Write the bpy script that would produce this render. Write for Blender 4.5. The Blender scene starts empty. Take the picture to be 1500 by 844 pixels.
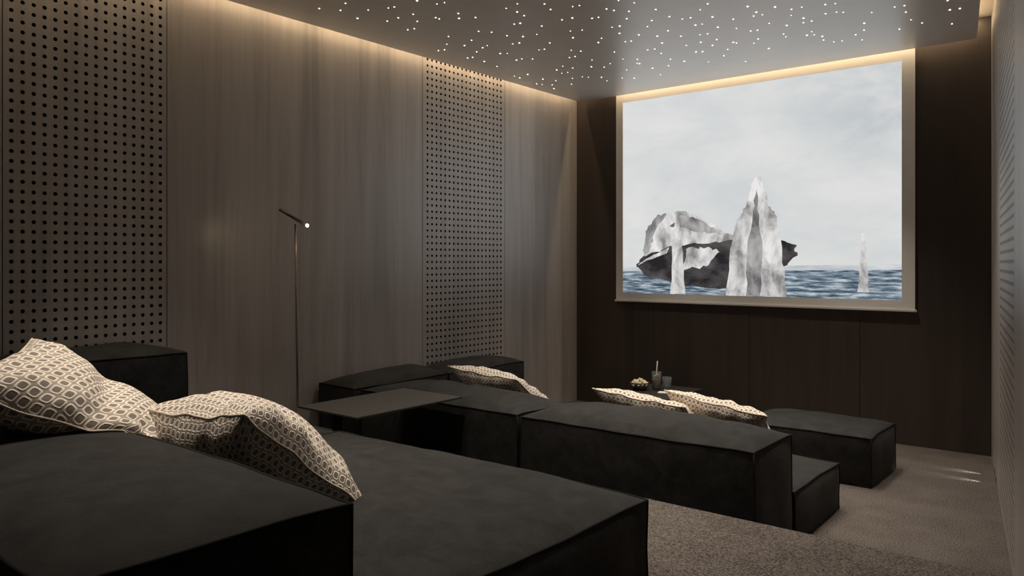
import bpy, bmesh, math, random
from mathutils import Vector, Matrix, noise

random.seed(7)
S = bpy.context.scene
C = S.collection

# ------------------------------------------------------------------ camera, world, exposure
EYE = 1.296
cam_d = bpy.data.cameras.new('camera')
cam_d.sensor_width = 36.0
cam_d.lens = 36.0 * 1123.0 / 1500.0
cam_d.shift_y = -37.0 / 1500.0
cam_d.clip_start = 0.02
cam = bpy.data.objects.new('camera', cam_d)
C.objects.link(cam)
cam.location = (0, 0, EYE)
cam.rotation_euler = (math.radians(90), 0, math.atan(914.0 / 1123.0))
S.camera = cam

w = bpy.data.worlds.new('world')
S.world = w
w.use_nodes = True
w.node_tree.nodes['Background'].inputs[0].default_value = (0.0, 0.0, 0.0, 1)
w.node_tree.nodes['Background'].inputs[1].default_value = 0.0

S.view_settings.view_transform = 'Standard'
S.view_settings.look = 'None'
S.view_settings.gamma = 1.0
S.view_settings.use_curve_mapping = False
S.view_settings.exposure = 0.0

WARM = (1.0, 0.76, 0.48)
STARCOL = (1.0, 0.885, 0.75)
COVE_W = 2.2          # watts per metre of cove strip
STAR_W = 84.0         # watts of each light-carrying star
SCREEN = 1.10          # brightness of the projected picture

# room measures (metres): x right along the screen wall, y towards the screen, z up from the lower floor
XL, YB, YR = -4.09, 6.0, -1.1
UP = 0.29             # height of the upper tier
YSTEP = 2.9
ZP, ZC = 2.786, 2.95  # underside of star ceiling, cove ceiling
def xr(y): return -0.75 + (YB - y) * 0.159


# ------------------------------------------------------------------ helpers
def link(o, parent=None):
    C.objects.link(o)
    if parent: o.parent = parent
    return o

def obj(name, bm, mat, parent=None, smooth=False, loc=None):
    me = bpy.data.meshes.new(name)
    bm.to_mesh(me); bm.free()
    for m in (mat if isinstance(mat, (list, tuple)) else [mat]):
        me.materials.append(m)
    if smooth:
        for p in me.polygons: p.use_smooth = True
    o = bpy.data.objects.new(name, me)
    link(o, parent)
    if loc: o.location = loc
    return o

def thing(name, label, cat, loc=(0, 0, 0), rz=0, group=None):
    o = bpy.data.objects.new(name, None)
    C.objects.link(o)
    o.empty_display_size = 0.1
    o.location = loc; o.rotation_euler = (0, 0, rz)
    return tag(o, label, cat, group)

def tag(o, label, cat, group=None):
    o['label'] = label; o['category'] = cat
    if group: o['group'] = group
    return o

def struct(o):
    o['kind'] = 'structure'
    return o

def box(bm, a, b):
    vs = [bm.verts.new((x, y, z)) for x in (a[0], b[0]) for y in (a[1], b[1]) for z in (a[2], b[2])]
    for q in ((0, 1, 3, 2), (4, 6, 7, 5), (0, 4, 5, 1), (2, 3, 7, 6), (0, 2, 6, 4), (1, 5, 7, 3)):
        bm.faces.new([vs[i] for i in q])
    return vs

def prism(bm, pts, z0, z1):
    lo = [bm.verts.new((p[0], p[1], z0)) for p in pts]
    hi = [bm.verts.new((p[0], p[1], z1)) for p in pts]
    bm.faces.new(lo[::-1]); bm.faces.new(hi)
    n = len(pts)
    for i in range(n):
        j = (i + 1) % n
        bm.faces.new((lo[i], lo[j], hi[j], hi[i]))

def tube(bm, path, r, n=8, closed=False, caps=True):
    path = [Vector(p) for p in path]
    rad = r if isinstance(r, (list, tuple)) else [r] * len(path)
    rings = []
    m = len(path)
    for i, p in enumerate(path):
        if closed: d = path[(i + 1) % m] - path[i - 1]
        else: d = path[min(i + 1, m - 1)] - path[max(i - 1, 0)]
        d.normalize()
        up = Vector((0, 0, 1)) if abs(d.z) < 0.95 else Vector((1, 0, 0))
        a = d.cross(up).normalized(); b = a.cross(d).normalized()
        rings.append([bm.verts.new(p + a * math.cos(k * 2 * math.pi / n) * rad[i] + b * math.sin(k * 2 * math.pi / n) * rad[i]) for k in range(n)])
    for i in range(m if closed else m - 1):
        A, B = rings[i], rings[(i + 1) % m]
        for k in range(n):
            l = (k + 1) % n
            bm.faces.new((A[k], A[l], B[l], B[k]))
    if caps and not closed:
        bm.faces.new(rings[0][::-1]); bm.faces.new(rings[-1])

def lathe(bm, prof, n=24, c=(0, 0, 0)):
    rings = []
    for r, z in prof:
        if r < 1e-6: rings.append([bm.verts.new((c[0], c[1], c[2] + z))])
        else: rings.append([bm.verts.new((c[0] + r * math.cos(k * 2 * math.pi / n), c[1] + r * math.sin(k * 2 * math.pi / n), c[2] + z)) for k in range(n)])
    for A, B in zip(rings, rings[1:]):
        for k in range(n):
            l = (k + 1) % n
            if len(A) == 1 and len(B) == 1: continue
            if len(A) == 1: bm.faces.new((A[0], B[l], B[k]))
            elif len(B) == 1: bm.faces.new((A[k], A[l], B[0]))
            else: bm.faces.new((A[k], A[l], B[l], B[k]))


# ------------------------------------------------------------------ materials
def newmat(name):
    m = bpy.data.materials.new(name); m.use_nodes = True
    nt = m.node_tree
    return m, nt, nt.nodes['Principled BSDF']

def N(nt, t, **kw):
    n = nt.nodes.new(t)
    for k, v in kw.items():
        if k in n.inputs.keys(): n.inputs[k].default_value = v
        else: setattr(n, k, v)
    return n

def ramp(nt, fac, stops):
    r = nt.nodes.new('ShaderNodeValToRGB')
    while len(r.color_ramp.elements) < len(stops): r.color_ramp.elements.new(0.5)
    for e, (p, c) in zip(r.color_ramp.elements, stops):
        e.position = p; e.color = (c[0], c[1], c[2], 1)
    nt.links.new(fac, r.inputs[0])
    return r

def plain(name, col, rough=0.6, metal=0.0, spec=0.5):
    m, nt, b = newmat(name)
    b.inputs['Base Color'].default_value = (*col, 1)
    b.inputs['Roughness'].default_value = rough
    b.inputs['Metallic'].default_value = metal
    b.inputs['Specular IOR Level'].default_value = spec
    return m

def emit(name, col, st):
    m, nt, b = newmat(name)
    b.inputs['Base Color'].default_value = (0, 0, 0, 1)
    b.inputs['Emission Color'].default_value = (*col, 1)
    b.inputs['Emission Strength'].default_value = st
    return m

def wood_mat(name, dark, mid, light, lacquer=0.0):
    m, nt, b = newmat(name)
    g = N(nt, 'ShaderNodeNewGeometry')
    mp = N(nt, 'ShaderNodeMapping'); mp.inputs['Scale'].default_value = (6.5, 6.5, 0.36)
    nt.links.new(g.outputs['Position'], mp.inputs[0])
    n1 = N(nt, 'ShaderNodeTexNoise', Scale=1.3, Detail=7.0, Roughness=0.62, Distortion=0.5)
    nt.links.new(mp.outputs[0], n1.inputs['Vector'])
    mp2 = N(nt, 'ShaderNodeMapping'); mp2.inputs['Scale'].default_value = (70, 70, 1.6)
    nt.links.new(g.outputs['Position'], mp2.inputs[0])
    n2 = N(nt, 'ShaderNodeTexNoise', Scale=1.0, Detail=4.0, Roughness=0.6)
    nt.links.new(mp2.outputs[0], n2.inputs['Vector'])
    mx = N(nt, 'ShaderNodeMix'); mx.inputs[0].default_value = 0.2
    nt.links.new(n1.outputs[0], mx.inputs[2]); nt.links.new(n2.outputs[0], mx.inputs[3])
    r = ramp(nt, mx.outputs[0], [(0.36, dark), (0.50, mid), (0.66, light)])
    nt.links.new(r.outputs[0], b.inputs['Base Color'])
    b.inputs['Roughness'].default_value = 0.55
    b.inputs['Coat Weight'].default_value = lacquer
    b.inputs['Coat Roughness'].default_value = 0.36
    b.inputs['Coat IOR'].default_value = 1.9
    b.inputs['Specular IOR Level'].default_value = 0.35
    bp = N(nt, 'ShaderNodeBump', Strength=0.05, Distance=0.002)
    nt.links.new(n2.outputs[0], bp.inputs['Height']); nt.links.new(bp.outputs[0], b.inputs['Normal'])
    return m

def suede_mat(name, dark, light):
    m, nt, b = newmat(name)
    tc = N(nt, 'ShaderNodeTexCoord')
    n1 = N(nt, 'ShaderNodeTexNoise', Scale=11.0, Detail=8.0, Roughness=0.72, Distortion=0.6)
    n2 = N(nt, 'ShaderNodeTexNoise', Scale=260.0, Detail=2.0)
    for n in (n1, n2): nt.links.new(tc.outputs['Object'], n.inputs['Vector'])
    mx = N(nt, 'ShaderNodeMix'); mx.inputs[0].default_value = 0.35
    nt.links.new(n1.outputs[0], mx.inputs[2]); nt.links.new(n2.outputs[0], mx.inputs[3])
    r = ramp(nt, mx.outputs[0], [(0.41, dark), (0.60, light)])
    nt.links.new(r.outputs[0], b.inputs['Base Color'])
    b.inputs['Roughness'].default_value = 0.75
    b.inputs['Specular IOR Level'].default_value = 0.25
    b.inputs['Sheen Weight'].default_value = 0.06
    b.inputs['Sheen Roughness'].default_value = 0.5
    bp = N(nt, 'ShaderNodeBump', Strength=0.5, Distance=0.006)
    nt.links.new(mx.outputs[0], bp.inputs['Height']); nt.links.new(bp.outputs[0], b.inputs['Normal'])
    return m

def carpet_mat():
    m, nt, b = newmat('carpet')
    g = N(nt, 'ShaderNodeNewGeometry')
    n1 = N(nt, 'ShaderNodeTexNoise', Scale=150.0, Detail=3.0, Roughness=0.7)
    n2 = N(nt, 'ShaderNodeTexNoise', Scale=5.0, Detail=3.0)
    for n in (n1, n2): nt.links.new(g.outputs['Position'], n.inputs['Vector'])
    mx = N(nt, 'ShaderNodeMix'); mx.inputs[0].default_value = 0.12
    nt.links.new(n1.outputs[0], mx.inputs[2]); nt.links.new(n2.outputs[0], mx.inputs[3])
    r = ramp(nt, mx.outputs[0], [(0.38, (0.038, 0.032, 0.029)), (0.62, (0.215, 0.187, 0.168))])
    nt.links.new(r.outputs[0], b.inputs['Base Color'])
    b.inputs['Roughness'].default_value = 0.95
    b.inputs['Specular IOR Level'].default_value = 0.1
    bp = N(nt, 'ShaderNodeBump', Strength=0.9, Distance=0.008)
    nt.links.new(n1.outputs[0], bp.inputs['Height']); nt.links.new(bp.outputs[0], b.inputs['Normal'])
    return m

def pattern_mat(name, cell, size):
    """woven grid of rounded-square rings: cream rings around taupe centres"""
    m, nt, b = newmat(name)
    uv = N(nt, 'ShaderNodeUVMap')
    sc = N(nt, 'ShaderNodeVectorMath', operation='SCALE'); sc.inputs['Scale'].default_value = 1.0 / cell
    nt.links.new(uv.outputs[0], sc.inputs[0])
    fr = N(nt, 'ShaderNodeVectorMath', operation='FRACTION'); nt.links.new(sc.outputs[0], fr.inputs[0])
    sb = N(nt, 'ShaderNodeVectorMath', operation='SUBTRACT'); sb.inputs[1].default_value = (0.5, 0.5, 0)
    nt.links.new(fr.outputs[0], sb.inputs[0])
    sep = N(nt, 'ShaderNodeSeparateXYZ'); nt.links.new(sb.outputs[0], sep.inputs[0])
    def M(op, a, bb=None):
        n = N(nt, 'ShaderNodeMath', operation=op)
        for i, q in enumerate((a, bb)):
            if q is None: continue
            if isinstance(q, (int, float)): n.inputs[i].default_value = q
            else: nt.links.new(q, n.inputs[i])
        return n.outputs[0]
    p4 = M('ADD', M('POWER', M('ABSOLUTE', sep.outputs[0]), 3.6), M('POWER', M('ABSOLUTE', sep.outputs[1]), 3.6))
    d = M('POWER', p4, 1 / 3.6)                    # 0 in the middle, 0.5 at the cell border
    cream, taupe, line = (0.83, 0.755, 0.665), (0.235, 0.20, 0.168), (0.42, 0.36, 0.30)
    r = ramp(nt, d, [(0.0, taupe), (0.265, taupe), (0.30, cream), (0.43, cream), (0.46, line), (0.6, line)])
    nt.links.new(r.outputs[0], b.inputs['Base Color'])
    b.inputs['Roughness'].default_value = 0.8
    b.inputs['Specular IOR Level'].default_value = 0.25
    h = ramp(nt, d, [(0.0, (0.2,) * 3), (0.25, (0.2,) * 3), (0.36, (1,) * 3), (0.47, (0, 0, 0))])
    bp = N(nt, 'ShaderNodeBump', Strength=0.5, Distance=0.003)
    nt.links.new(h.outputs[0], bp.inputs['Height']); nt.links.new(bp.outputs[0], b.inputs['Normal'])
    return m

M_wood = wood_mat('wood_veneer', (0.335, 0.302, 0.280), (0.445, 0.404, 0.376), (0.530, 0.486, 0.456), 1.0)
M_wood_back = wood_mat('wood_veneer_shaded', (0.044, 0.033, 0.028), (0.054, 0.041, 0.035), (0.064, 0.049, 0.042))  # veneer for the screen wall, its grazing-light shade put into the colour
M_felt = plain('black_felt', (0.006, 0.005, 0.005), 0.95, 0, 0.05)
M_suede = suede_mat('charcoal_suede', (0.0036, 0.0034, 0.0031), (0.0185, 0.0174, 0.0160))
M_pipe = plain('black_piping', (0.010, 0.0097, 0.0094), 0.85, 0, 0.15)
M_carpet = carpet_mat()
M_pat_small = pattern_mat('ring_weave_small', 0.027, 0.7)
M_pat_large = pattern_mat('ring_weave_large', 0.036, 0.7)
M_pillow_pipe = plain('cream_piping', (0.62, 0.54, 0.45), 0.8)
M_table = plain('bronze_lacquer', (0.034, 0.031, 0.028), 0.42, 0.0, 0.5)
M_blackmetal = plain('black_metal', (0.010, 0.010, 0.010), 0.4, 0.3)
M_bronze = plain('dark_bronze', (0.24, 0.20, 0.165), 0.32, 0.8)
M_ceiling, nt, b = newmat('star_ceiling_paint')
n1 = N(nt, 'ShaderNodeTexNoise', Scale=6.0, Detail=3.0)
g_ = N(nt, 'ShaderNodeNewGeometry'); nt.links.new(g_.outputs['Position'], n1.inputs['Vector'])
r_ = ramp(nt, n1.outputs[0], [(0.3, (0.86, 0.82, 0.77)), (0.7, (0.90, 0.86, 0.81))])
nt.links.new(r_.outputs[0], b.inputs['Base Color'])
b.inputs['Roughness'].default_value = 0.45
b.inputs['IOR'].default_value = 1.6
b.inputs['Coat Weight'].default_value = 1.0
b.inputs['Coat Roughness'].default_value = 0.37
b.inputs['Coat IOR'].default_value = 1.9
M_cove = plain('cove_paint', (0.55, 0.50, 0.44), 0.8)
M_rear = plain('rear_wall_paint', (0.10, 0.085, 0.072), 0.8)
M_star = emit('star_glow', (1.0, 0.86, 0.66), 3.0)
M_led = emit('led_strip_glow', WARM, 4.0)
for q in (M_star, M_led): q.cycles.emission_sampling = 'NONE'
M_fabric_white = plain('screen_fabric', (0.86, 0.84, 0.81), 0.9, 0, 0.1)
M_bar = plain('screen_bar', (0.72, 0.70, 0.66), 0.5)


# ------------------------------------------------------------------ the room shell
bm = bmesh.new()
prism(bm, [(XL - 0.2, YSTEP - 0.05), (0.2, YSTEP - 0.05), (-0.55, YB + 0.2), (XL - 0.2, YB + 0.2)], -0.12, 0.0)
struct(obj('floor', bm, M_carpet))
bm = bmesh.new()
prism(bm, [(XL - 0.2, YR - 0.2), (0.55, YR - 0.2), (0.2, YSTEP), (XL - 0.2, YSTEP)], -0.12, UP)
struct(obj('floor_tier', bm, M_carpet))

T = 0.02     # thickness of the wall panels, standing proud of a black backing wall

def wall_frame(origin, d, n):
    """local frame of a wall: s along d, z up, n into the room"""
    d = Vector((d[0], d[1], 0)).normalized(); n = Vector((n[0], n[1], 0)).normalized(); o = Vector((origin[0], origin[1], 0))
    return lambda s, z, h: o + d * s + n * h + Vector((0, 0, z))

def backing(name, F, s0, s1, z0, z1):
    bm = bmesh.new()
    vs = box(bm, (s0, -0.14, z0), (s1, -0.035, z1))
    for v in vs: v.co = F(v.co.x, v.co.z, v.co.y)
    bmesh.ops.recalc_face_normals(bm, faces=bm.faces)
    return struct(obj(name, bm, M_felt))

def flat_panel(F, s0, s1, z0, z1, mat, parent):
    bm = bmesh.new()
    vs = box(bm, (s0, -T, z0), (s1, 0, z1))
    for v in vs: v.co = F(v.co.x, v.co.z, v.co.y)
    bmesh.ops.recalc_face_normals(bm, faces=bm.faces)
    bmesh.ops.bevel(bm, geom=bm.edges[:], offset=0.0012, segments=1, affect='EDGES')
    return obj('wall_panel', bm, mat, parent)

def perforated_panel(F, s0, s1, z0, z1, mat, parent, pitch=0.0472, r=0.0098):
    """a board with real drilled holes in a square grid"""
    bm = bmesh.new()
    nx = int((s1 - s0 - 0.02) / pitch); nz = int((z1 - z0 - 0.04) / pitch)
    ax = s0 + (s1 - s0 - nx * pitch) / 2; az = z1 - 0.02 - nz * pitch
    off = [(-.5, -.5), (-1 / 6, -.5), (1 / 6, -.5), (.5, -.5), (.5, -1 / 6), (.5, 1 / 6), (.5, .5), (1 / 6, .5), (-1 / 6, .5), (-.5, .5), (-.5, 1 / 6), (-.5, -1 / 6)]
    cache = {}
    def V(s, z, h, key=True):
        if not key: return bm.verts.new(F(s, z, h))
        k = (round(s * 2000), round(z * 2000), round(h * 2000))
        if k not in cache: cache[k] = bm.verts.new(F(s, z, h))
        return cache[k]
    for i in range(nx):
        for j in range(nz):
            cs = ax + (i + .5) * pitch; cz = az + (j + .5) * pitch
            outer = [V(cs + a * pitch, cz + b_ * pitch, 0) for a, b_ in off]
            an = [math.atan2(b_, a) for a, b_ in off]
            inn = [V(cs + r * math.cos(t), cz + r * math.sin(t), 0, False) for t in an]
            dee = [V(cs + r * math.cos(t), cz + r * math.sin(t), -T, False) for t in an]
            for k in range(12):
                l = (k + 1) % 12
                bm.faces.new((outer[k], outer[l], inn[l], inn[k]))
                bm.faces.new((inn[k], inn[l], dee[l], dee[k])).material_index = 1   # hole walls set black so the holes read dark
    S0, S1, Z0, Z1 = ax, ax + nx * pitch, az, az + nz * pitch
    for (a, c, b_, d) in ((s0, S0, z0, z1), (S1, s1, z0, z1), (S0, S1, z0, Z0), (S0, S1, Z1, z1)):
        vs = box(bm, (a, -T, b_), (c, 0, d))
        for v in vs: v.co = F(v.co.x, v.co.z, v.co.y)
    bmesh.ops.recalc_face_normals(bm, faces=bm.faces)
    return obj('perforated_panel', bm, [mat, M_felt], parent)

G = 0.0022
# left wall: s = y
FL = wall_frame((XL, 0), (0, 1), (1, 0))
wl = backing('wall_left', FL, YR - 0.15, YB + 0.15, -0.12, ZC + 0.1)
for s0, s1, k in ((YR, 0.10, 0), (0.10, 1.27, 0), (1.27, 2.05, 1), (2.05, 3.978, 0), (3.978, 4.93, 1), (4.93, YB, 0)):
    (perforated_panel if k else flat_panel)(FL, s0 + G, s1 - G, 0.0 if s1 > YSTEP else UP, ZC, M_wood, wl)
# screen wall: s = x
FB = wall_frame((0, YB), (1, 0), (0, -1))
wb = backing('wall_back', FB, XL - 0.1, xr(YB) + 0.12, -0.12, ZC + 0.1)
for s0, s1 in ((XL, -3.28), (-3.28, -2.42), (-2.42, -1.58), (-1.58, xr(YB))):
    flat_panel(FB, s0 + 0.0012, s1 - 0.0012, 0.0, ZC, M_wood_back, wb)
# right wall: it stands 9 degrees askew; s from the screen-wall corner towards the camera
FR = wall_frame((xr(YB), YB), (0.159, -1), (-1, -0.159))
LR = (YB - YR) * math.hypot(1, 0.159)
wr = backing('wall_right', FR, -0.1, LR + 0.1, -0.12, ZC + 0.1)
for s0, s1, k in ((0, 1.14, 0), (1.14, 2.36, 1), (2.36, 4.3, 0), (4.3, LR, 0)):
    (perforated_panel if k else flat_panel)(FR, s0 + G, s1 - G, 0.0, ZC, M_wood, wr)
bm = bmesh.new(); box(bm, (XL - 0.1, YR - 0.12, -0.12), (0.6, YR, ZC + 0.1))
struct(obj('wall_rear', bm, M_rear))

bm = bmesh.new(); box(bm, (XL - 0.15, YR - 0.15, ZC), (0.7, YB + 0.15, ZC + 0.1))
struct(obj('ceiling', bm, M_cove))
PX0, PY1 = -4.0, 5.9
def pxr(y): return -0.82 + (PY1 - y) * 0.159
bm = bmesh.new()
prism(bm, [(PX0, YR + 0.08), (pxr(YR + 0.08), YR + 0.08), (pxr(PY1), PY1), (PX0, PY1)], ZP, ZP + 0.05)
cp = struct(obj('ceiling_panel', bm, M_ceiling))

# cove light: LED strips round the star ceiling
def led(name, a, b, z, aim, w_per_m, lab):
    a = Vector(a); b = Vector(b); L = (b - a).length; mid = (a + b) / 2
    dx = (b - a).normalized()
    aim = Vector(aim).normalized()
    aim = (aim - dx * aim.dot(dx)).normalized()
    bm = bmesh.new()
    side = dx.cross(aim)
    p = [Vector((mid.x, mid.y, z)) + dx * sx * L / 2 + side * sy * 0.006 + aim * sz for sx in (-1, 1) for sy in (-1, 1) for sz in (-0.004, 0.0)]
    vs = [bm.verts.new(q) for q in p]
    for q in ((0, 1, 3, 2), (4, 6, 7, 5), (0, 4, 5, 1), (2, 3, 7, 6), (0, 2, 6, 4), (1, 5, 7, 3)):
        bm.faces.new([vs[i] for i in q])
    o = tag(obj(name, bm, M_led), lab, 'led strip')
    ld = bpy.data.lights.new('led_light', 'AREA')
    ld.shape = 'RECTANGLE'; ld.size = L; ld.size_y = 0.012
    ld.energy = w_per_m * L; ld.color = WARM
    lo = bpy.data.objects.new('led_light', ld)
    link(lo, o)
    zax = -aim; xax = dx; yax = zax.cross(xax)
    mw = Matrix((xax, yax, zax)).transposed().to_4x4()
    mw.translation = Vector((mid.x, mid.y, z)) + aim * 0.003
    lo.matrix_world = mw
    return o
led('led_strip', (PX0 - 0.035, YR + 0.1, 0), (PX0 - 0.035, PY1 + 0.05, 0), ZC - 0.01, (-0.25, 0, -1), COVE_W, 'warm led strip in the cove above the long drilled wood wall')
led('led_strip', (PX0 + 0.32, PY1 + 0.035, 0), (pxr(PY1), PY1 + 0.035, 0), ZC - 0.01, (0, 0.25, -1), COVE_W * 1.45, 'warm led strip in the cove above the projection screen')
led('led_strip', (pxr(PY1) - 0.05, PY1, 0), (pxr(0) - 0.05, 0, 0), ZP + 0.06, (0.7, 0.1, 0.7), COVE_W * 0.30, 'warm led strip in the cove above the skewed wall by the floor lights')

# star lights set into the ceiling panel
STARS = [(-3.71, 2.77), (-3.52, 2.81), (-3.64, 2.87), (-3.68, 3.03), (-3.51, 2.97), (-3.39, 3.02), (-3.35, 3.03), (-3.58, 3.18), (-3.48, 3.18), (-3.36, 3.19),
         (-3.44, 3.3), (-3.56, 3.39), (-3.61, 3.38), (-3.17, 3.04), (-3.12, 3.15), (-3.07, 3.16), (-3.3, 3.32), (-3.3, 3.35), (-3.14, 3.35), (-3.2,
         3.42), (-3.51, 3.65), (-3.64, 3.77), (-3.75, 3.86), (-3.8, 3.85), (-3.57, 3.87), (-3.77, 4.12), (-3.11, 3.47), (-2.86, 3.46), (-2.76, 3.44),
         (-2.86, 3.63), (-3.28, 3.69), (-3.23, 3.76), (-3.45, 3.81), (-3.51, 3.99), (-3.45, 3.97), (-3.61, 4.04), (-3.73, 4.13), (-3.74, 4.27),
         (-3.76, 4.44), (-3.01, 3.72), (-2.97, 3.73), (-3.2, 3.88), (-3.13, 3.96), (-3.29, 4.05), (-3.24, 4.06), (-3.51, 4.18), (-3.47, 4.21), (-3.53,
         4.39), (-3.48, 4.39), (-3.42, 4.44), (-3.85, 4.76), (-3.85, 4.83), (-3.73, 4.78), (-3.87, 5.08), (-3.85, 5.13), (-3.73, 4.98), (-2.64, 3.54),
         (-2.67, 3.64), (-2.9, 3.86), (-3.03, 3.98), (-3.08, 4.19), (-3.24, 4.28), (-3.2, 4.29), (-2.54, 3.68), (-2.5, 3.69), (-2.73, 3.84), (-2.66,
         3.85), (-2.82, 4.06), (-2.75, 4.09), (-2.89, 4.19), (-3.07, 4.43), (-3.03, 4.49), (-3.19, 4.58), (-3.14, 4.58), (-3.37, 4.75), (-3.47, 4.81),
         (-3.5, 4.92), (-3.45, 4.93), (-3.34, 4.84), (-3.68, 5.09), (-3.79, 5.19), (-3.86, 5.31), (-3.53, 5.11), (-3.65, 5.27), (-2.41, 3.84), (-2.39,
         3.89), (-2.28, 3.76), (-2.23, 3.85), (-2.33, 3.96), (-2.41, 4.07), (-2.57, 3.93), (-2.53, 3.94), (-2.57, 4.16), (-2.52, 4.17), (-2.82, 4.39),
         (-2.75, 4.32), (-2.86, 4.66), (-2.67, 4.49), (-2.63, 4.5), (-2.52, 4.41), (-3.1, 4.74), (-3.21, 4.9), (-3.14, 4.97), (-3.05, 4.91), (-2.91,
         4.86), (-2.83, 4.93), (-2.89, 5.03), (-3.05, 5.15), (-3.44, 5.12), (-3.41, 5.16), (-3.33, 5.23), (-3.36, 5.36), (-3.21, 5.35), (-3.14, 5.42),
         (-2.19, 4.03), (-2.19, 4.2), (-2.31, 4.2), (-2.39, 4.29), (-2.33, 4.45), (-2.44, 4.51), (-2.49, 4.67), (-2.6, 4.77), (-2.65, 4.76), (-2.62,
         4.9), (-2.64, 5.08), (-2.74, 5.24), (-2.87, 5.23), (-2.92, 5.45), (-2.32, 4.61), (-2.39, 4.83), (-2.59, 5.2), (-2.15, 4.29), (-2.1, 4.3),
         (-1.99, 4.2), (-1.91, 4.13), (-1.99, 4.37), (-2.14, 4.45), (-2.1, 4.46), (-2.05, 4.58), (-2.21, 4.66), (-2.16, 4.67), (-2.28, 4.82), (-2.17,
         4.83), (-2.25, 4.94), (-2.41, 5.02), (-2.37, 5.04), (-2.46, 5.33), (-2.3, 5.24), (-2.21, 5.1), (-1.91, 4.49), (-1.97, 4.68), (-2.11, 4.96),
         (-2.1, 4.99), (-1.75, 4.32), (-1.79, 4.51), (-1.74, 4.52), (-1.92, 4.79), (-1.88, 4.8), (-1.95, 4.99), (-2.01, 5.07), (-1.98, 5.26), (-2.24,
         5.49), (-1.63, 4.43), (-1.77, 4.71), (-1.57, 4.53), (-1.51, 4.53), (-1.61, 4.64), (-1.57, 4.74), (-1.6, 4.83), (-1.55, 4.83), (-1.7, 4.82),
         (-1.78, 4.99), (-1.79, 5.06), (-1.62, 5.05), (-1.67, 5.11), (-1.39, 4.57), (-1.34, 4.59), (-1.44, 4.74), (-1.38, 4.75), (-1.35, 4.78),
         (-1.22, 4.89), (-1.31, 5.08), (-1.35, 5.23), (-1.42, 5.3), (-1.42, 5.45), (-1.63, 5.13), (-1.62, 5.29), (-1.58, 5.38), (-1.53, 5.39), (-1.09,
         4.87), (-1.04, 4.88), (-1.06, 5.01), (-1.07, 5.19), (-1.17, 5.35), (-1.03, 5.3), (-0.83, 4.94), (-0.85, 5.13), (-0.8, 5.14), (-0.89, 5.44)]
rs = random.Random(3)
for _ in range(34):
    y = rs.uniform(0.2, 2.5); x = rs.uniform(-3.8, -0.3)
    STARS += [(x, y), (x + rs.uniform(0.05, 0.09), y + rs.uniform(-0.03, 0.06))]
star_meshes = []
for r in (0.0044, 0.0055, 0.0066):
    bm = bmesh.new()
    lathe(bm, [(0, -0.5 * r), (0.6 * r, -0.42 * r), (r, 0)], 8)
    me = bpy.data.meshes.new('star_light'); bm.to_mesh(me); bm.free(); me.materials.append(M_star)
    star_meshes.append(me)
for i, (x, y) in enumerate(STARS):
    o = link(bpy.data.objects.new('star_light', star_meshes[rs.choice((0, 1, 1, 2))]), cp)
    o.location = (x, y, ZP)
# some of the stars throw the light that reaches the seats
for x, y in [(-2.85, 3.55), (-2.0, 3.60), (-1.45, 3.30), (-2.6, 4.30), (-1.75, 4.45), (-1.1, 4.65), (-2.88, 5.05), (-1.6, 5.20), (-2.95, 1.75), (-2.2, 1.45), (-1.5, 2.10), (-2.6, 2.45), (-1.2, 2.85), (-2.0, 0.95)]:
    o = link(bpy.data.objects.new('star_light', star_meshes[2]), cp)
    o.location = (x, y, ZP)
    ld = bpy.data.lights.new('star_spot', 'SPOT')
    ld.energy = STAR_W; ld.color = STARCOL; ld.spot_size = math.radians(74); ld.spot_blend = 1.0; ld.shadow_soft_size = 0.012
    lo = link(bpy.data.objects.new('star_spot', ld), o)
    lo.location = (0, 0, -0.02)

# ------------------------------------------------------------------ projection screen
PY = 5.972
sx0, sx1, sz0, sz1 = -3.645, -1.205, EYE - 0.330, ZP + 0.02
px0, px1, pz0, pz1 = -3.575, -1.290, EYE - 0.268, EYE + 1.437
scr = thing('projection_screen', 'large white pull-down screen with a bright projected seascape on the dark wall', 'screen', ((sx0 + sx1) / 2, PY, sz0))
def loc3(o): o.location = -scr.location; return o
bm = bmesh.new()
for a, b_ in (((sx0, sz0), (px0, sz1)), ((px1, sz0), (sx1, sz1)), ((px0, sz0), (px1, pz0)), ((px0, pz1), (px1, sz1))):
    box(bm, (a[0], PY - 0.002, a[1]), (b_[0], PY + 0.002, b_[1]))
loc3(obj('border', bm, M_fabric_white, scr))
bm = bmesh.new()
box(bm, (sx0 - 0.012, PY - 0.012, sz0 - 0.018), (sx1 + 0.012, PY + 0.012, sz0))
bmesh.ops.bevel(bm, geom=bm.edges[:], offset=0.004, segments=2, affect='EDGES')
loc3(obj('bottom_bar', bm, M_bar, scr))

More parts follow.
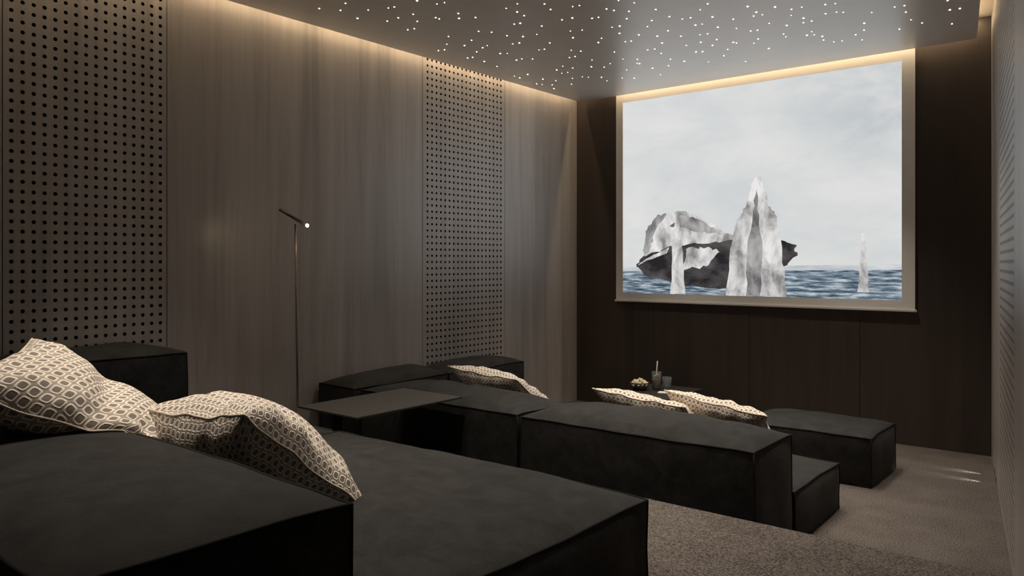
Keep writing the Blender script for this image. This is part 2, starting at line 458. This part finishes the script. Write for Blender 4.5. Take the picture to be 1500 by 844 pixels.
def pic_mat(name, build):
    m, nt, b = newmat(name)
    b.inputs['Base Color'].default_value = (0, 0, 0, 1)
    b.inputs['Specular IOR Level'].default_value = 0.0
    b.inputs['Roughness'].default_value = 1.0
    uv = N(nt, 'ShaderNodeUVMap')
    nt.links.new(build(nt, uv.outputs[0]), b.inputs['Emission Color'])
    b.inputs['Emission Strength'].default_value = SCREEN
    return m
def noisy(scale, detail, sxy, stops, dist=0.3):
    def f(nt, uv):
        mp = N(nt, 'ShaderNodeMapping'); mp.inputs['Scale'].default_value = (sxy[0], sxy[1], 1)
        nt.links.new(uv, mp.inputs[0])
        n = N(nt, 'ShaderNodeTexNoise', Scale=scale, Detail=detail, Roughness=0.6, Distortion=dist)
        nt.links.new(mp.outputs[0], n.inputs['Vector'])
        return ramp(nt, n.outputs[0], stops).outputs[0]
    return f
def sky(nt, uv):
    # overcast picture: pale cloud, a little bluer and darker towards its upper right corner
    cl = noisy(2.2, 5.0, (1.0, 1.5), [(0.35, (0.57, 0.59, 0.60)), (0.62, (0.68, 0.68, 0.67))])(nt, uv)
    bl = noisy(3.0, 5.0, (1.2, 1.6), [(0.40, (0.36, 0.41, 0.45)), (0.65, (0.60, 0.61, 0.61))])(nt, uv)
    sep = N(nt, 'ShaderNodeSeparateXYZ'); nt.links.new(uv, sep.inputs[0])
    ad = N(nt, 'ShaderNodeMath', operation='MULTIPLY'); nt.links.new(sep.outputs[0], ad.inputs[0]); nt.links.new(sep.outputs[1], ad.inputs[1])
    rp = ramp(nt, ad.outputs[0], [(0.40, (0, 0, 0)), (0.95, (1, 1, 1))])
    mx = N(nt, 'ShaderNodeMix', data_type='RGBA')
    nt.links.new(rp.outputs[0], mx.inputs[0]); nt.links.new(cl, mx.inputs[6]); nt.links.new(bl, mx.inputs[7])
    return mx.outputs[2]
PM = [pic_mat('picture_sky', sky),
      pic_mat('picture_sea', noisy(9.0, 6.0, (1.6, 9.0), [(0.36, (0.030, 0.052, 0.080)), (0.50, (0.150, 0.200, 0.250)), (0.64, (0.48, 0.53, 0.56))])),
      pic_mat('picture_haze', noisy(6.0, 4.0, (1.0, 6.0), [(0.35, (0.40, 0.44, 0.47)), (0.65, (0.60, 0.62, 0.62))])),
      pic_mat('picture_dark_rock', noisy(7.0, 5.0, (1.0, 1.3), [(0.38, (0.020, 0.018, 0.020)), (0.66, (0.11, 0.10, 0.10))])),
      pic_mat('picture_pale_rock', noisy(8.0, 5.0, (2.0, 0.8), [(0.36, (0.22, 0.21, 0.205)), (0.50, (0.52, 0.51, 0.50)), (0.62, (0.74, 0.73, 0.72))])),
      pic_mat('picture_grey_rock', noisy(9.0, 5.0, (2.0, 0.8), [(0.36, (0.12, 0.12, 0.125)), (0.64, (0.42, 0.41, 0.40))]))]
bm = bmesh.new(); uvl = bm.loops.layers.uv.new('UVMap'); layer = [0]
def pic(poly, mi):
    """one flat area of the picture; coordinates 0..1 across and up the picture"""
    y = PY - 0.0003 * layer[0]; layer[0] += 1
    f = bm.faces.new([bm.verts.new((px0 + p[0] * (px1 - px0), y, pz0 + p[1] * (pz1 - pz0))) for p in poly])
    if f.normal.y > 0: f.normal_flip()
    f.normal_update()
    if f.normal.y > 0: f.normal_flip()
    f.material_index = mi
    for l in f.loops:
        l[uvl].uv = ((l.vert.co.x - px0) / (px1 - px0), (l.vert.co.z - pz0) / (pz1 - pz0))
rp_ = random.Random(11)
def rough_outline(pts, amp, n=6):
    out = []
    for a, b_ in zip(pts, pts[1:] + pts[:1]):
        for k in range(n):
            t = k / n
            j = 0 if k == 0 else amp
            out.append((min(1, max(0, a[0] + (b_[0] - a[0]) * t + rp_.uniform(-j, j))), min(1, max(0.0, a[1] + (b_[1] - a[1]) * t + rp_.uniform(-j, j)))))
    return out
pic([(0, 0), (1, 0), (1, 1), (0, 1)], 0)
pic([(0, 0), (1, 0), (1, 0.150), (0, 0.135)], 2)
pic([(0, 0), (1, 0), (1, 0.128), (0, 0.112)], 1)
# a low dark islet under pale ledges
pic(rough_outline([(0.06, 0.15), (0.10, 0.20), (0.20, 0.26), (0.40, 0.28), (0.60, 0.27), (0.67, 0.24), (0.68, 0.19), (0.62, 0.12), (0.40, 0.03), (0.24, 0.045), (0.10, 0.09)], 0.007), 3)
pic(rough_outline([(0.095, 0.19), (0.105, 0.31), (0.15, 0.39), (0.25, 0.415), (0.34, 0.375), (0.42, 0.30), (0.52, 0.275), (0.40, 0.255), (0.28, 0.25), (0.19, 0.235)], 0.007), 4)
pic(rough_outline([(0.09, 0.18), (0.10, 0.32), (0.15, 0.40), (0.19, 0.405), (0.14, 0.33), (0.125, 0.24)], 0.006), 5)
pic(rough_outline([(0.20, 0.34), (0.25, 0.395), (0.34, 0.36), (0.41, 0.295), (0.33, 0.305), (0.27, 0.33)], 0.007), 5)
pic(rough_outline([(0.255, 0.12), (0.27, 0.225), (0.36, 0.235), (0.40, 0.21), (0.35, 0.14)], 0.008), 4)
pic(rough_outline([(0.065, 0.145), (0.10, 0.175), (0.20, 0.235), (0.19, 0.205)], 0.004), 4)
# pale sea stacks
pic(rough_outline([(0.205, 0.0), (0.212, 0.14), (0.218, 0.28), (0.226, 0.40), (0.240, 0.405), (0.252, 0.28), (0.262, 0.13), (0.268, 0.0)], 0.004, 4), 4)
pic(rough_outline([(0.425, 0.0), (0.440, 0.20), (0.465, 0.36), (0.500, 0.42), (0.520, 0.53), (0.545, 0.575), (0.565, 0.52), (0.580, 0.42), (0.610, 0.37), (0.628, 0.20), (0.645, 0.0)], 0.005, 5), 4)
pic(rough_outline([(0.500, 0.0), (0.505, 0.22), (0.525, 0.40), (0.538, 0.50), (0.548, 0.38), (0.560, 0.22), (0.550, 0.0)], 0.005, 4), 5)
pic(rough_outline([(0.870, 0.03), (0.876, 0.16), (0.884, 0.30), (0.892, 0.30), (0.900, 0.16), (0.906, 0.03)], 0.003, 4), 4)
loc3(obj('picture', bm, PM, scr))


# ------------------------------------------------------------------ modular sofas
def block(name, parent, x0, x1, y0, y1, z0, z1, top=0.06, side=0.014, seed=0, px=2.6, wr_amp=0.011):
    """a stuffed upholstered block: crowned top, slightly swollen sides, piped edges"""
    x0 += 0.013; x1 -= 0.013; y0 += 0.013; y1 -= 0.013
    hx, hy = (x1 - x0) / 2, (y1 - y0) / 2; H = z1 - z0
    base = Vector(((x0 + x1) / 2, (y0 + y1) / 2, z0)) - parent.location
    bm = bmesh.new()
    off = Vector((seed * 3.1, seed * 1.7, seed * 0.9))
    def prof(u, p): return max(0.0, 1 - abs(u) ** p)
    def grid(nu, nv, fn):
        vs = [[bm.verts.new(fn(-1 + 2 * i / nu, -1 + 2 * j / nv)) for j in range(nv + 1)] for i in range(nu + 1)]
        for i in range(nu):
            for j in range(nv):
                bm.faces.new((vs[i][j], vs[i + 1][j], vs[i + 1][j + 1], vs[i][j + 1]))
    def wrinkle(p, k):
        q = p * 5.5 + off
        a = noise.noise(q) * 1.0 + 0.6 * abs(noise.noise(Vector((p.x * 9, p.y * 3.5, p.z * 9)) + off * 2))
        return a * wr_amp * k
    nx, ny, nz = max(14, int(hx * 2 / 0.035)), max(10, int(hy * 2 / 0.035)), max(8, int(H / 0.035))
    def ftop(u, v):
        e = prof(u, px) * prof(v, px)
        p = Vector((u * hx, v * hy, H))
        p.z += top * e ** 0.6 + wrinkle(p, min(1, e * 2.5))
        return p
    grid(nx, ny, ftop)
    def fbot(u, v): return Vector((u * hx, -v * hy, 0.0))
    grid(4, 4, fbot)
    for sgn in (-1, 1):
        def fx(u, v, sgn=sgn):
            e = prof(u, 4) * prof(v, 4)
            p = Vector((sgn * hx, sgn * u * hy, (v + 1) / 2 * H))
            p.x += sgn * (side * e + wrinkle(p, e) * 0.5)
            return p
        grid(ny, nz, fx)
        def fy(u, v, sgn=sgn):
            e = prof(u, 4) * prof(v, 4)
            p = Vector((-sgn * u * hx, sgn * hy, (v + 1) / 2 * H))
            p.y += sgn * (side * e + wrinkle(p, e) * 0.5)
            return p
        grid(nx, nz, fy)
    def sway(p):
        k = min(1.0, max(0.0, p.z / H)); f = noise.noise_vector(p * 2.3 + off) ; g = noise.noise_vector(p * 6.0 + off * 1.7)
        c = (min(1, abs(p.x) / hx) * min(1, abs(p.y) / hy)) ** 7
        return p + Vector((f.x * 0.006 + g.x * 0.003, f.y * 0.006 + g.y * 0.003, (f.z * 0.008 + g.z * 0.004) * k - 0.004 * c * k)) * min(1.0, k * 3)
    for v in bm.verts: v.co = sway(v.co)
    bmesh.ops.recalc_face_normals(bm, faces=bm.faces)
    t = obj(name, bm, M_suede, parent, True, base)
    bm = bmesh.new()
    def wob(p): return sway(p)
    loop = []
    for a, b_, n in (((-hx, -hy), (hx, -hy), nx), ((hx, -hy), (hx, hy), ny), ((hx, hy), (-hx, hy), nx), ((-hx, hy), (-hx, -hy), ny)):
        for k in range(n): loop.append(wob(Vector((a[0] + (b_[0] - a[0]) * k / n, a[1] + (b_[1] - a[1]) * k / n, H))))
    tube(bm, loop, 0.0042, 6, True)
    for a in (-1, 1):
        for b_ in (-1, 1):
            tube(bm, [sway(Vector((a * hx, b_ * hy, H * k / 8))) for k in range(9)], 0.0036, 6)
    obj('piping', bm, M_pipe, t, True)
    TOPS.append((x0, x1, y0, y1, z1, top, px))
    return t

TOPS = []
lower = thing('modular_sofa', 'low charcoal modular sofa on the lower tier, its back to the carpeted step', 'sofa', (-2.6, 3.6, 0))
block('backrest', lower, -2.45, -1.2, 3.05, 3.52, 0, 0.515, seed=1)
block('backrest', lower, -3.70, -2.45, 3.05, 3.52, 0, 0.515, seed=2)
block('seat', lower, -2.45, -1.2, 3.52, 4.23, 0, 0.245, 0.03, seed=3)
block('seat', lower, -3.70, -2.45, 3.52, 4.23, 0, 0.245, 0.03, seed=4)
block('armrest', lower, XL + 0.02, -3.70, 3.02, 3.86, 0, 0.525, 0.065, seed=5)
block('armrest', lower, XL + 0.02, -3.70, 3.86, 4.72, 0, 0.525, 0.055, seed=6)
upper = thing('modular_sofa', 'deep charcoal modular sofa on the upper tier beside the big drilled panel', 'sofa', (-2.6, 1.3, UP))
block('backrest', upper, -2.80, -1.2, 0.43, 1.0, UP, UP + 0.530, 0.030, seed=8)
block('backrest', upper, -3.70, -2.80, 0.43, 1.0, UP, UP + 0.530, 0.030, seed=9)
block('seat', upper, -2.78, -1.2, 1.0, 2.19, UP, UP + 0.252, 0.065, seed=10)
block('seat', upper, -3.70, -2.78, 1.0, 2.19, UP, UP + 0.245, 0.050, seed=12)
block('armrest', upper, XL + 0.02, -3.70, 1.16, 1.98, UP, UP + 0.555, 0.05, seed=11)
ott = thing('ottoman', 'rectangular charcoal ottoman standing alone on the carpet before the screen wall', 'ottoman', (-1.57, 5.0, 0))
block('cushion_body', ott, -1.97, -1.165, 4.69, 5.30, 0, 0.285, 0.032, seed=7)


# ------------------------------------------------------------------ scatter pillows
def top_at(k, x, y):
    """height of the crowned top of block k at (x, y), or None outside it"""
    x0, x1, y0, y1, z1, top, px = TOPS[k]
    u = (2 * x - x0 - x1) / (x1 - x0); v = (2 * y - y0 - y1) / (y1 - y0)
    if abs(u) > 1.05 or abs(v) > 1.06: return None
    return z1 + top * (max(0, 1 - abs(u) ** px) * max(0, 1 - abs(v) ** px)) ** 0.6
def pillow(label, TL, TR, BR, BL, TH, under, seed, mat, crease=None, n=48, flip=1):
    """a stuffed square between four corners, sagging onto the sofa blocks it lies on"""
    TL, TR, BR, BL = (Vector(p) for p in (TL, TR, BR, BL))
    ctr = (TL + TR + BR + BL) / 4
    t = thing('scatter_pillow', label, 'pillow', (ctr.x, ctr.y, min(p.z for p in (TL, TR, BR, BL))), 0, 'ring-patterned scatter pillows')
    nrm = ((TR - BL).cross(TL - BR)).normalized()
    if nrm.z < 0: nrm = -nrm
    W = ((TR - TL).length + (BR - BL).length) / 2; H = ((TL - BL).length + (TR - BR).length) / 2
    off = Vector((seed * 2.3, seed * 4.1, seed))
    bm = bmesh.new(); uvl = bm.loops.layers.uv.new('UVMap')
    def P(u, v, sgn):
        e = max(0, (1 - u * u)) * max(0, (1 - v * v))
        a = (u * (1 - 0.10 * (1 - v * v)) + 1) / 2; c = (v * (1 - 0.10 * (1 - u * u)) + 1) / 2
        q = BL.lerp(BR, a).lerp(TL.lerp(TR, a), c)
        h = sgn * TH / 2 * e ** 0.40
        rim = (1 - e) ** 3
        wav = 0.0045 * rim * (math.sin(u * 8 + seed) * (1 - abs(u) ** 4) + math.sin(v * 7 + seed * 2) * (1 - abs(v) ** 4))
        # pulls that radiate from the seams
        pull = 0.0045 * math.exp(-((e - 0.25) / 0.22) ** 2) * (math.sin(u * 17 + seed * 1.3 + 2 * v) + math.sin(v * 15 + seed + 2 * u))
        h += wav + sgn * (pull + 0.010 * noise.noise(q * 6 + off) * min(1, e * 3))
        if crease: h += crease(u, v, sgn)
        q = q + nrm * h
        clear = 0.004 + (0.030 * min(1, e * 6) if sgn > 0 else 0)
        for k in under:
            z = top_at(k, q.x, q.y)
            if z is not None and q.z < z + clear:
                fr = TOPS[k][3] + 0.012
                if TOPS[k][4] - q.z > 0.03 and fr - q.y < z - q.z: q.y = fr + clear
                else: q.z = z + clear
        return q - t.location
    for sgn in (-1, 1):
        pts = [[P(-1 + 2 * i / n, -1 + 2 * j / n, sgn) for j in range(n + 1)] for i in range(n + 1)]
        vs = [[bm.verts.new(p) for p in row] for row in pts]
        U = [[0.0] * (n + 1) for _ in range(n + 1)]; V = [[0.0] * (n + 1) for _ in range(n + 1)]
        for k in range(n + 1):                       # cloth lengths measured outward from the middle
            for m_ in range(n // 2, n):
                U[m_ + 1][k] = U[m_][k] + (pts[m_ + 1][k] - pts[m_][k]).length
                V[k][m_ + 1] = V[k][m_] + (pts[k][m_ + 1] - pts[k][m_]).length
            for m_ in range(n // 2, 0, -1):
                U[m_ - 1][k] = U[m_][k] - (pts[m_ - 1][k] - pts[m_][k]).length
                V[k][m_ - 1] = V[k][m_] - (pts[k][m_ - 1] - pts[k][m_]).length
        for i in range(n):
            for j in range(n):
                q = (vs[i][j], vs[i + 1][j], vs[i + 1][j + 1], vs[i][j + 1]); ij = ((i, j), (i + 1, j), (i + 1, j + 1), (i, j + 1))
                if sgn < 0: q = q[::-1]; ij = ij[::-1]
                f = bm.faces.new(q)
                for l, (a, b_) in zip(f.loops, ij): l[uvl].uv = (U[a][b_] + 2, V[a][b_] + 2)
    bmesh.ops.remove_doubles(bm, verts=bm.verts, dist=1e-5)
    bmesh.ops.recalc_face_normals(bm, faces=bm.faces)
    obj('pillow_cover', bm, mat, t, True)
    bm = bmesh.new()
    path = [P(-1 + 2 * k / n, -1, 1) for k in range(n)] + [P(1, -1 + 2 * k / n, 1) for k in range(n)] + [P(1 - 2 * k / n, 1, 1) for k in range(n)] + [P(-1, 1 - 2 * k / n, 1) for k in range(n)]
    tube(bm, path, 0.0030, 6, True)
    obj('seam_piping', bm, M_pillow_pipe, t, True)
    return t
def fold(u0, v0, du, dv, wid, depth):
    """a soft valley through (u0, v0) along (du, dv)"""
    L = math.hypot(du, dv); du /= L; dv /= L
    return lambda u, v, s: -s * depth * math.exp(-(((u - u0) * dv - (v - v0) * du) / wid) ** 2) * (1 - u * u) ** 0.5 * (1 - v * v) ** 0.5
D = math.radians
# block order in TOPS: 0,1 lower backrests 2,3 lower seats 4,5 lower arms 6,7 upper backrests 8,9 upper seats
pillow('cream ring-patterned pillow with a peaked corner, draped over the upper backrest by the armrest', (-2.14, 0.52, 1.02), (-2.60, 0.885, 1.065), (-2.54, 1.36, 0.60), (-2.12, 1.10, 0.72), 0.22, (6, 7, 8, 9), 1, M_pat_large, fold(0, 0.1, 1, 0.25, 0.16, 0.03))
pillow('slumped cream ring-patterned pillow with a raised folded corner, its tip on the upper seat', (-2.25, 1.065, 0.866), (-1.69, 1.04, 0.925), (-1.74, 1.47, 0.575), (-2.28, 1.48, 0.58), 0.29, (6, 7, 8, 9), 3, M_pat_small, fold(0.35, 0.7, 0.6, -1, 0.14, 0.03))
pillow('cream ring-patterned pillow on the lower sofa before the far drilled panel', (-3.37, 3.50, 0.645), (-2.82, 3.50, 0.612), (-2.74, 3.93, 0.32), (-3.33, 3.95, 0.30), 0.20, (0, 1, 2, 3), 4, M_pat_small, fold(0.75, 0.5, 0.1, 1, 0.14, 0.02))
pillow('cream ring-patterned pillow with a wavy edge below the popcorn and glasses', (-2.285, 3.50, 0.617), (-1.74, 3.50, 0.577), (-1.74, 3.93, 0.30), (-2.25, 3.93, 0.30), 0.17, (0, 1, 2, 3), 5, M_pat_small, fold(0.3, 0.6, 0.3, 1, 0.15, 0.02))
pillow('cream ring-patterned pillow on the lower sofa tapering towards the ottoman', (-2.00, 3.78, 0.600), (-1.37, 3.62, 0.560), (-1.50, 4.12, 0.31), (-2.02, 4.18, 0.30), 0.17, (0, 1, 2, 3), 6, M_pat_small, fold(0.2, 0.3, 0.4, 1, 0.15, 0.015))


# ------------------------------------------------------------------ side tables
def side_table(label, cx, cy, z, w_, l_, h, col):
    t = thing('side_table', label, 'table', (cx, cy, z), 0, 'low bronze side tables')
    bm = bmesh.new(); box(bm, (-w_ / 2, -l_ / 2, h - 0.010), (w_ / 2, l_ / 2, h))
    bmesh.ops.bevel(bm, geom=bm.edges[:], offset=0.002, segments=2, affect='EDGES')
    obj('table_top', bm, M_table, t)
    bm = bmesh.new(); box(bm, (col[0] - 0.04, col[1] - 0.04, 0.012), (col[0] + 0.04, col[1] + 0.04, h - 0.010))
    bmesh.ops.bevel(bm, geom=bm.edges[:], offset=0.004, segments=2, affect='EDGES')
    obj('column', bm, M_blackmetal, t)
    bm = bmesh.new(); box(bm, (-w_ * 0.36, -l_ * 0.42, 0.0), (w_ * 0.36, l_ * 0.30, 0.012))
    bmesh.ops.bevel(bm, geom=bm.edges[:], offset=0.003, segments=2, affect='EDGES')
    obj('base_plate', bm, M_blackmetal, t)
    return t
side_table('flat bronze side table with a bare top beside the slim floor lamp', -3.04, 2.67, UP, 0.46, 0.72, 0.285, (-0.01, -0.25))
T2 = (-2.92, 5.37)
side_table('flat bronze side table holding popcorn and glasses before the screen wall', T2[0], T2[1], 0, 0.46, 0.72, 0.285, (0, -0.05))


# ------------------------------------------------------------------ slim floor lamp
lamp = thing('floor_lamp', 'slim dark bronze floor lamp with a tilted tubular head and tiny lit bulb', 'lamp', (-3.62, 2.56, UP))
bm = bmesh.new(); lathe(bm, [(0, 0), (0.11, 0), (0.11, 0.008), (0.10, 0.012), (0, 0.012)], 32); obj('base', bm, M_bronze, lamp, False)
TOPZ = EYE + 0.215 - UP
bm = bmesh.new(); tube(bm, [(0, 0, 0.012), (-0.006, -0.004, TOPZ * 0.5), (-0.014, -0.008, TOPZ)], [0.0062, 0.0060, 0.0055], 10); obj('pole', bm, M_bronze, lamp, True)
hd = Vector((0.776, 0.631, 0)) # across the view of the wall
a = Vector((-0.014, -0.008, TOPZ)) - hd * 0.088 + Vector((0, 0, 0.082)); e_ = Vector((-0.014, -0.008, TOPZ)) + hd * 0.060 + Vector((0, 0, -0.004))
bm = bmesh.new(); tube(bm, [a, a.lerp(e_, 0.5), e_], [0.0085, 0.0095, 0.0105], 14); obj('lamp_head', bm, M_bronze, lamp, True)
ax = (e_ - a).normalized()
bm = bmesh.new(); bmesh.ops.create_uvsphere(bm, u_segments=14, v_segments=10, radius=0.0085)
for v in bm.verts: v.co += e_ + ax * 0.007
bulb = obj('bulb', bm, emit('bulb_glow', (1.0, 0.80, 0.50), 30.0), lamp, True)
bulb.active_material.cycles.emission_sampling = 'NONE'
ld = bpy.data.lights.new('lamp_light', 'POINT'); ld.energy = 0.28; ld.color = (1.0, 0.76, 0.45); ld.shadow_soft_size = 0.012
lo = link(bpy.data.objects.new('lamp_light', ld), lamp); lo.location = e_ + ax * 0.035


# ------------------------------------------------------------------ floor lights in the skewed wall
for y in (5.47, 5.27):
    F = FR; s = (YB - y) * math.hypot(1, 0.159)
    t = thing('floor_light', 'small recessed floor light low in the wall, ' + ('nearest the screen-wall corner' if y > 5.4 else 'second from the screen-wall corner'), 'light', F(s, 0.012, 0.0), 0, 'recessed floor lights')
    bm = bmesh.new()
    for (a0, a1, b0, b1) in ((-0.03, 0.03, 0, 0.006), (-0.03, 0.03, 0.024, 0.03), (-0.03, -0.022, 0.006, 0.024), (0.022, 0.03, 0.006, 0.024)):
        vs = box(bm, (a0, 0.0, b0), (a1, 0.004, b1))
        for v in vs: v.co = F(v.co.x, v.co.z, v.co.y) - F(0, 0, 0)
    obj('faceplate', bm, M_bronze, t)
    bm = bmesh.new()
    vs = box(bm, (-0.022, 0.0, 0.006), (0.022, 0.0015, 0.024))
    for v in vs: v.co = F(v.co.x, v.co.z, v.co.y) - F(0, 0, 0)
    obj('lens', bm, emit('floor_light_glow', (1, 0.92, 0.82), 0.5), t)
    ld = bpy.data.lights.new('floor_spot', 'SPOT'); ld.energy = 4.5; ld.color = (1.0, 0.90, 0.80); ld.spot_size = D(30); ld.spot_blend = 0.8; ld.shadow_soft_size = 0.005
    lo = link(bpy.data.objects.new('floor_spot', ld), t)
    n_ = Vector((-1, -0.02, -0.16)).normalized()
    lo.location = (F(0, 0.018, 0.008) - F(0, 0, 0)); lo.rotation_euler = n_.to_track_quat('-Z', 'Y').to_euler()


# ------------------------------------------------------------------ snacks on the far table
def glassmat(name, col, ior=1.45):
    m, nt, b = newmat(name)
    b.inputs['Base Color'].default_value = (0.22, 0.24, 0.24, 1); b.inputs['Roughness'].default_value = 0.12
    b.inputs['Specular IOR Level'].default_value = 1.0
    # thin clear wall: mostly see-through, glossier at its edges
    tr = N(nt, 'ShaderNodeBsdfTransparent'); tr.inputs[0].default_value = (*col, 1)
    lw = N(nt, 'ShaderNodeLayerWeight', Blend=0.25)
    rr = ramp(nt, lw.outputs['Facing'], [(0.0, (0.16,) * 3), (1.0, (0.85,) * 3)])
    ms = N(nt, 'ShaderNodeMixShader')
    nt.links.new(rr.outputs[0], ms.inputs[0]); nt.links.new(tr.outputs[0], ms.inputs[1]); nt.links.new(b.outputs[0], ms.inputs[2])
    nt.links.new(ms.outputs[0], nt.nodes['Material Output'].inputs[0])
    return m
M_glass = glassmat('clear_glass', (0.93, 0.95, 0.95)); M_drink = plain('iced_drink', (0.55, 0.42, 0.26), 0.25); M_drink.node_tree.nodes['Principled BSDF'].inputs['Subsurface Weight'].default_value = 1.0; M_drink.node_tree.nodes['Principled BSDF'].inputs['Subsurface Scale'].default_value = 0.04
M_ice = plain('ice', (0.70, 0.69, 0.66), 0.25); M_straw = plain('straw', (0.75, 0.68, 0.56), 0.5)
M_bowl = plain('dark_bowl', (0.06, 0.045, 0.036), 0.4); M_corn = plain('popcorn', (0.82, 0.74, 0.58), 0.8)
M_napkin = plain('napkin', (0.78, 0.76, 0.72), 0.9)
TZ = 0.285 + 0.0005
bowl = (-3.06, 5.37)
bm = bmesh.new(); lathe(bm, [(0, 0), (0.045, 0), (0.062, 0.025), (0.076, 0.062), (0.073, 0.062), (0.058, 0.027), (0.040, 0.006), (0, 0.006)], 28)
tag(obj('snack_bowl', bm, M_bowl, None, True, (bowl[0], bowl[1], TZ)), 'dark bowl heaped with popcorn beside the glasses', 'bowl')
bm = bmesh.new(); rc = random.Random(5)
for k in range(90):
    r = 0.066 * math.sqrt(rc.random()); an = rc.uniform(0, 6.283)
    z = 0.036 + 0.052 * (1 - (r / 0.075) ** 2) * rc.uniform(0.55, 1) 
    c = Vector((r * math.cos(an), r * math.sin(an), z))
    for q in range(3):
        o_ = c + Vector((rc.uniform(-1, 1), rc.uniform(-1, 1), rc.uniform(-1, 1))) * 0.006
        g2 = bmesh.ops.create_icosphere(bm, subdivisions=1, radius=rc.uniform(0.006, 0.010))
        for v in g2['verts']: v.co += o_
pc = obj('popcorn', bm, M_corn, None, True, (bowl[0], bowl[1], TZ)); tag(pc, 'pale popcorn heaped in the dark bowl', 'popcorn'); pc['kind'] = 'stuff'
def tumbler(name, label, x, y, r, h, drink, ice, straw):
    t = thing(name, label, 'glass', (x, y, TZ), 0)
    bm = bmesh.new(); lathe(bm, [(0, 0), (r * 0.86, 0), (r, h), (r - 0.0025, h), (r * 0.86 - 0.003, 0.010), (0, 0.010)], 28); obj('glass_body', bm, M_glass, t, True)
    bm = bmesh.new(); lathe(bm, [(0, 0.011), (r * 0.86 - 0.005, 0.011), (r * 0.9 - 0.004, drink), (0, drink)], 24); obj('drink', bm, M_drink if ice else M_glass, t)
    for k in range(ice):
        bm = bmesh.new(); c = Vector((rc.uniform(-.4, .4) * r, rc.uniform(-.4, .4) * r, drink + 0.008 + 0.013 * (k // 2)))
        bmesh.ops.create_cube(bm, size=0.020); bmesh.ops.rotate(bm, verts=bm.verts, cent=(0, 0, 0), matrix=Matrix.Rotation(rc.uniform(0, 3), 3, 'Z') @ Matrix.Rotation(rc.uniform(0, 1), 3, 'X'))
        bmesh.ops.bevel(bm, geom=bm.edges[:], offset=0.003, segments=1, affect='EDGES')
        for v in bm.verts: v.co += c
        obj('ice_cube', bm, M_ice, t)
    if straw:
        bm = bmesh.new(); tube(bm, [(-0.010, 0.0, 0.02), (0.006, 0.004, h + straw)], 0.0042, 8); obj('straw', bm, M_straw, t, True)
    return t
tumbler('drinking_glass', 'tall iced drink in a glass with an upright straw', -2.955, 5.45, 0.038, 0.145, 0.085, 5, 0.085)
tumbler('drinking_glass', 'short clear tumbler beside the tall iced drink', -2.885, 5.49, 0.037, 0.105, 0.030, 0, 0)
bm = bmesh.new(); box(bm, (-0.055, -0.04, 0), (0.055, 0.04, 0.006)); bmesh.ops.bevel(bm, geom=bm.edges[:], offset=0.002, segments=2, affect='EDGES')
o = tag(obj('paper_napkin', bm, M_napkin, None, False, (-2.83, 5.36, TZ)), 'small folded white napkin at the foot of the short tumbler', 'napkin'); o.rotation_euler = (0, 0, 0.3)
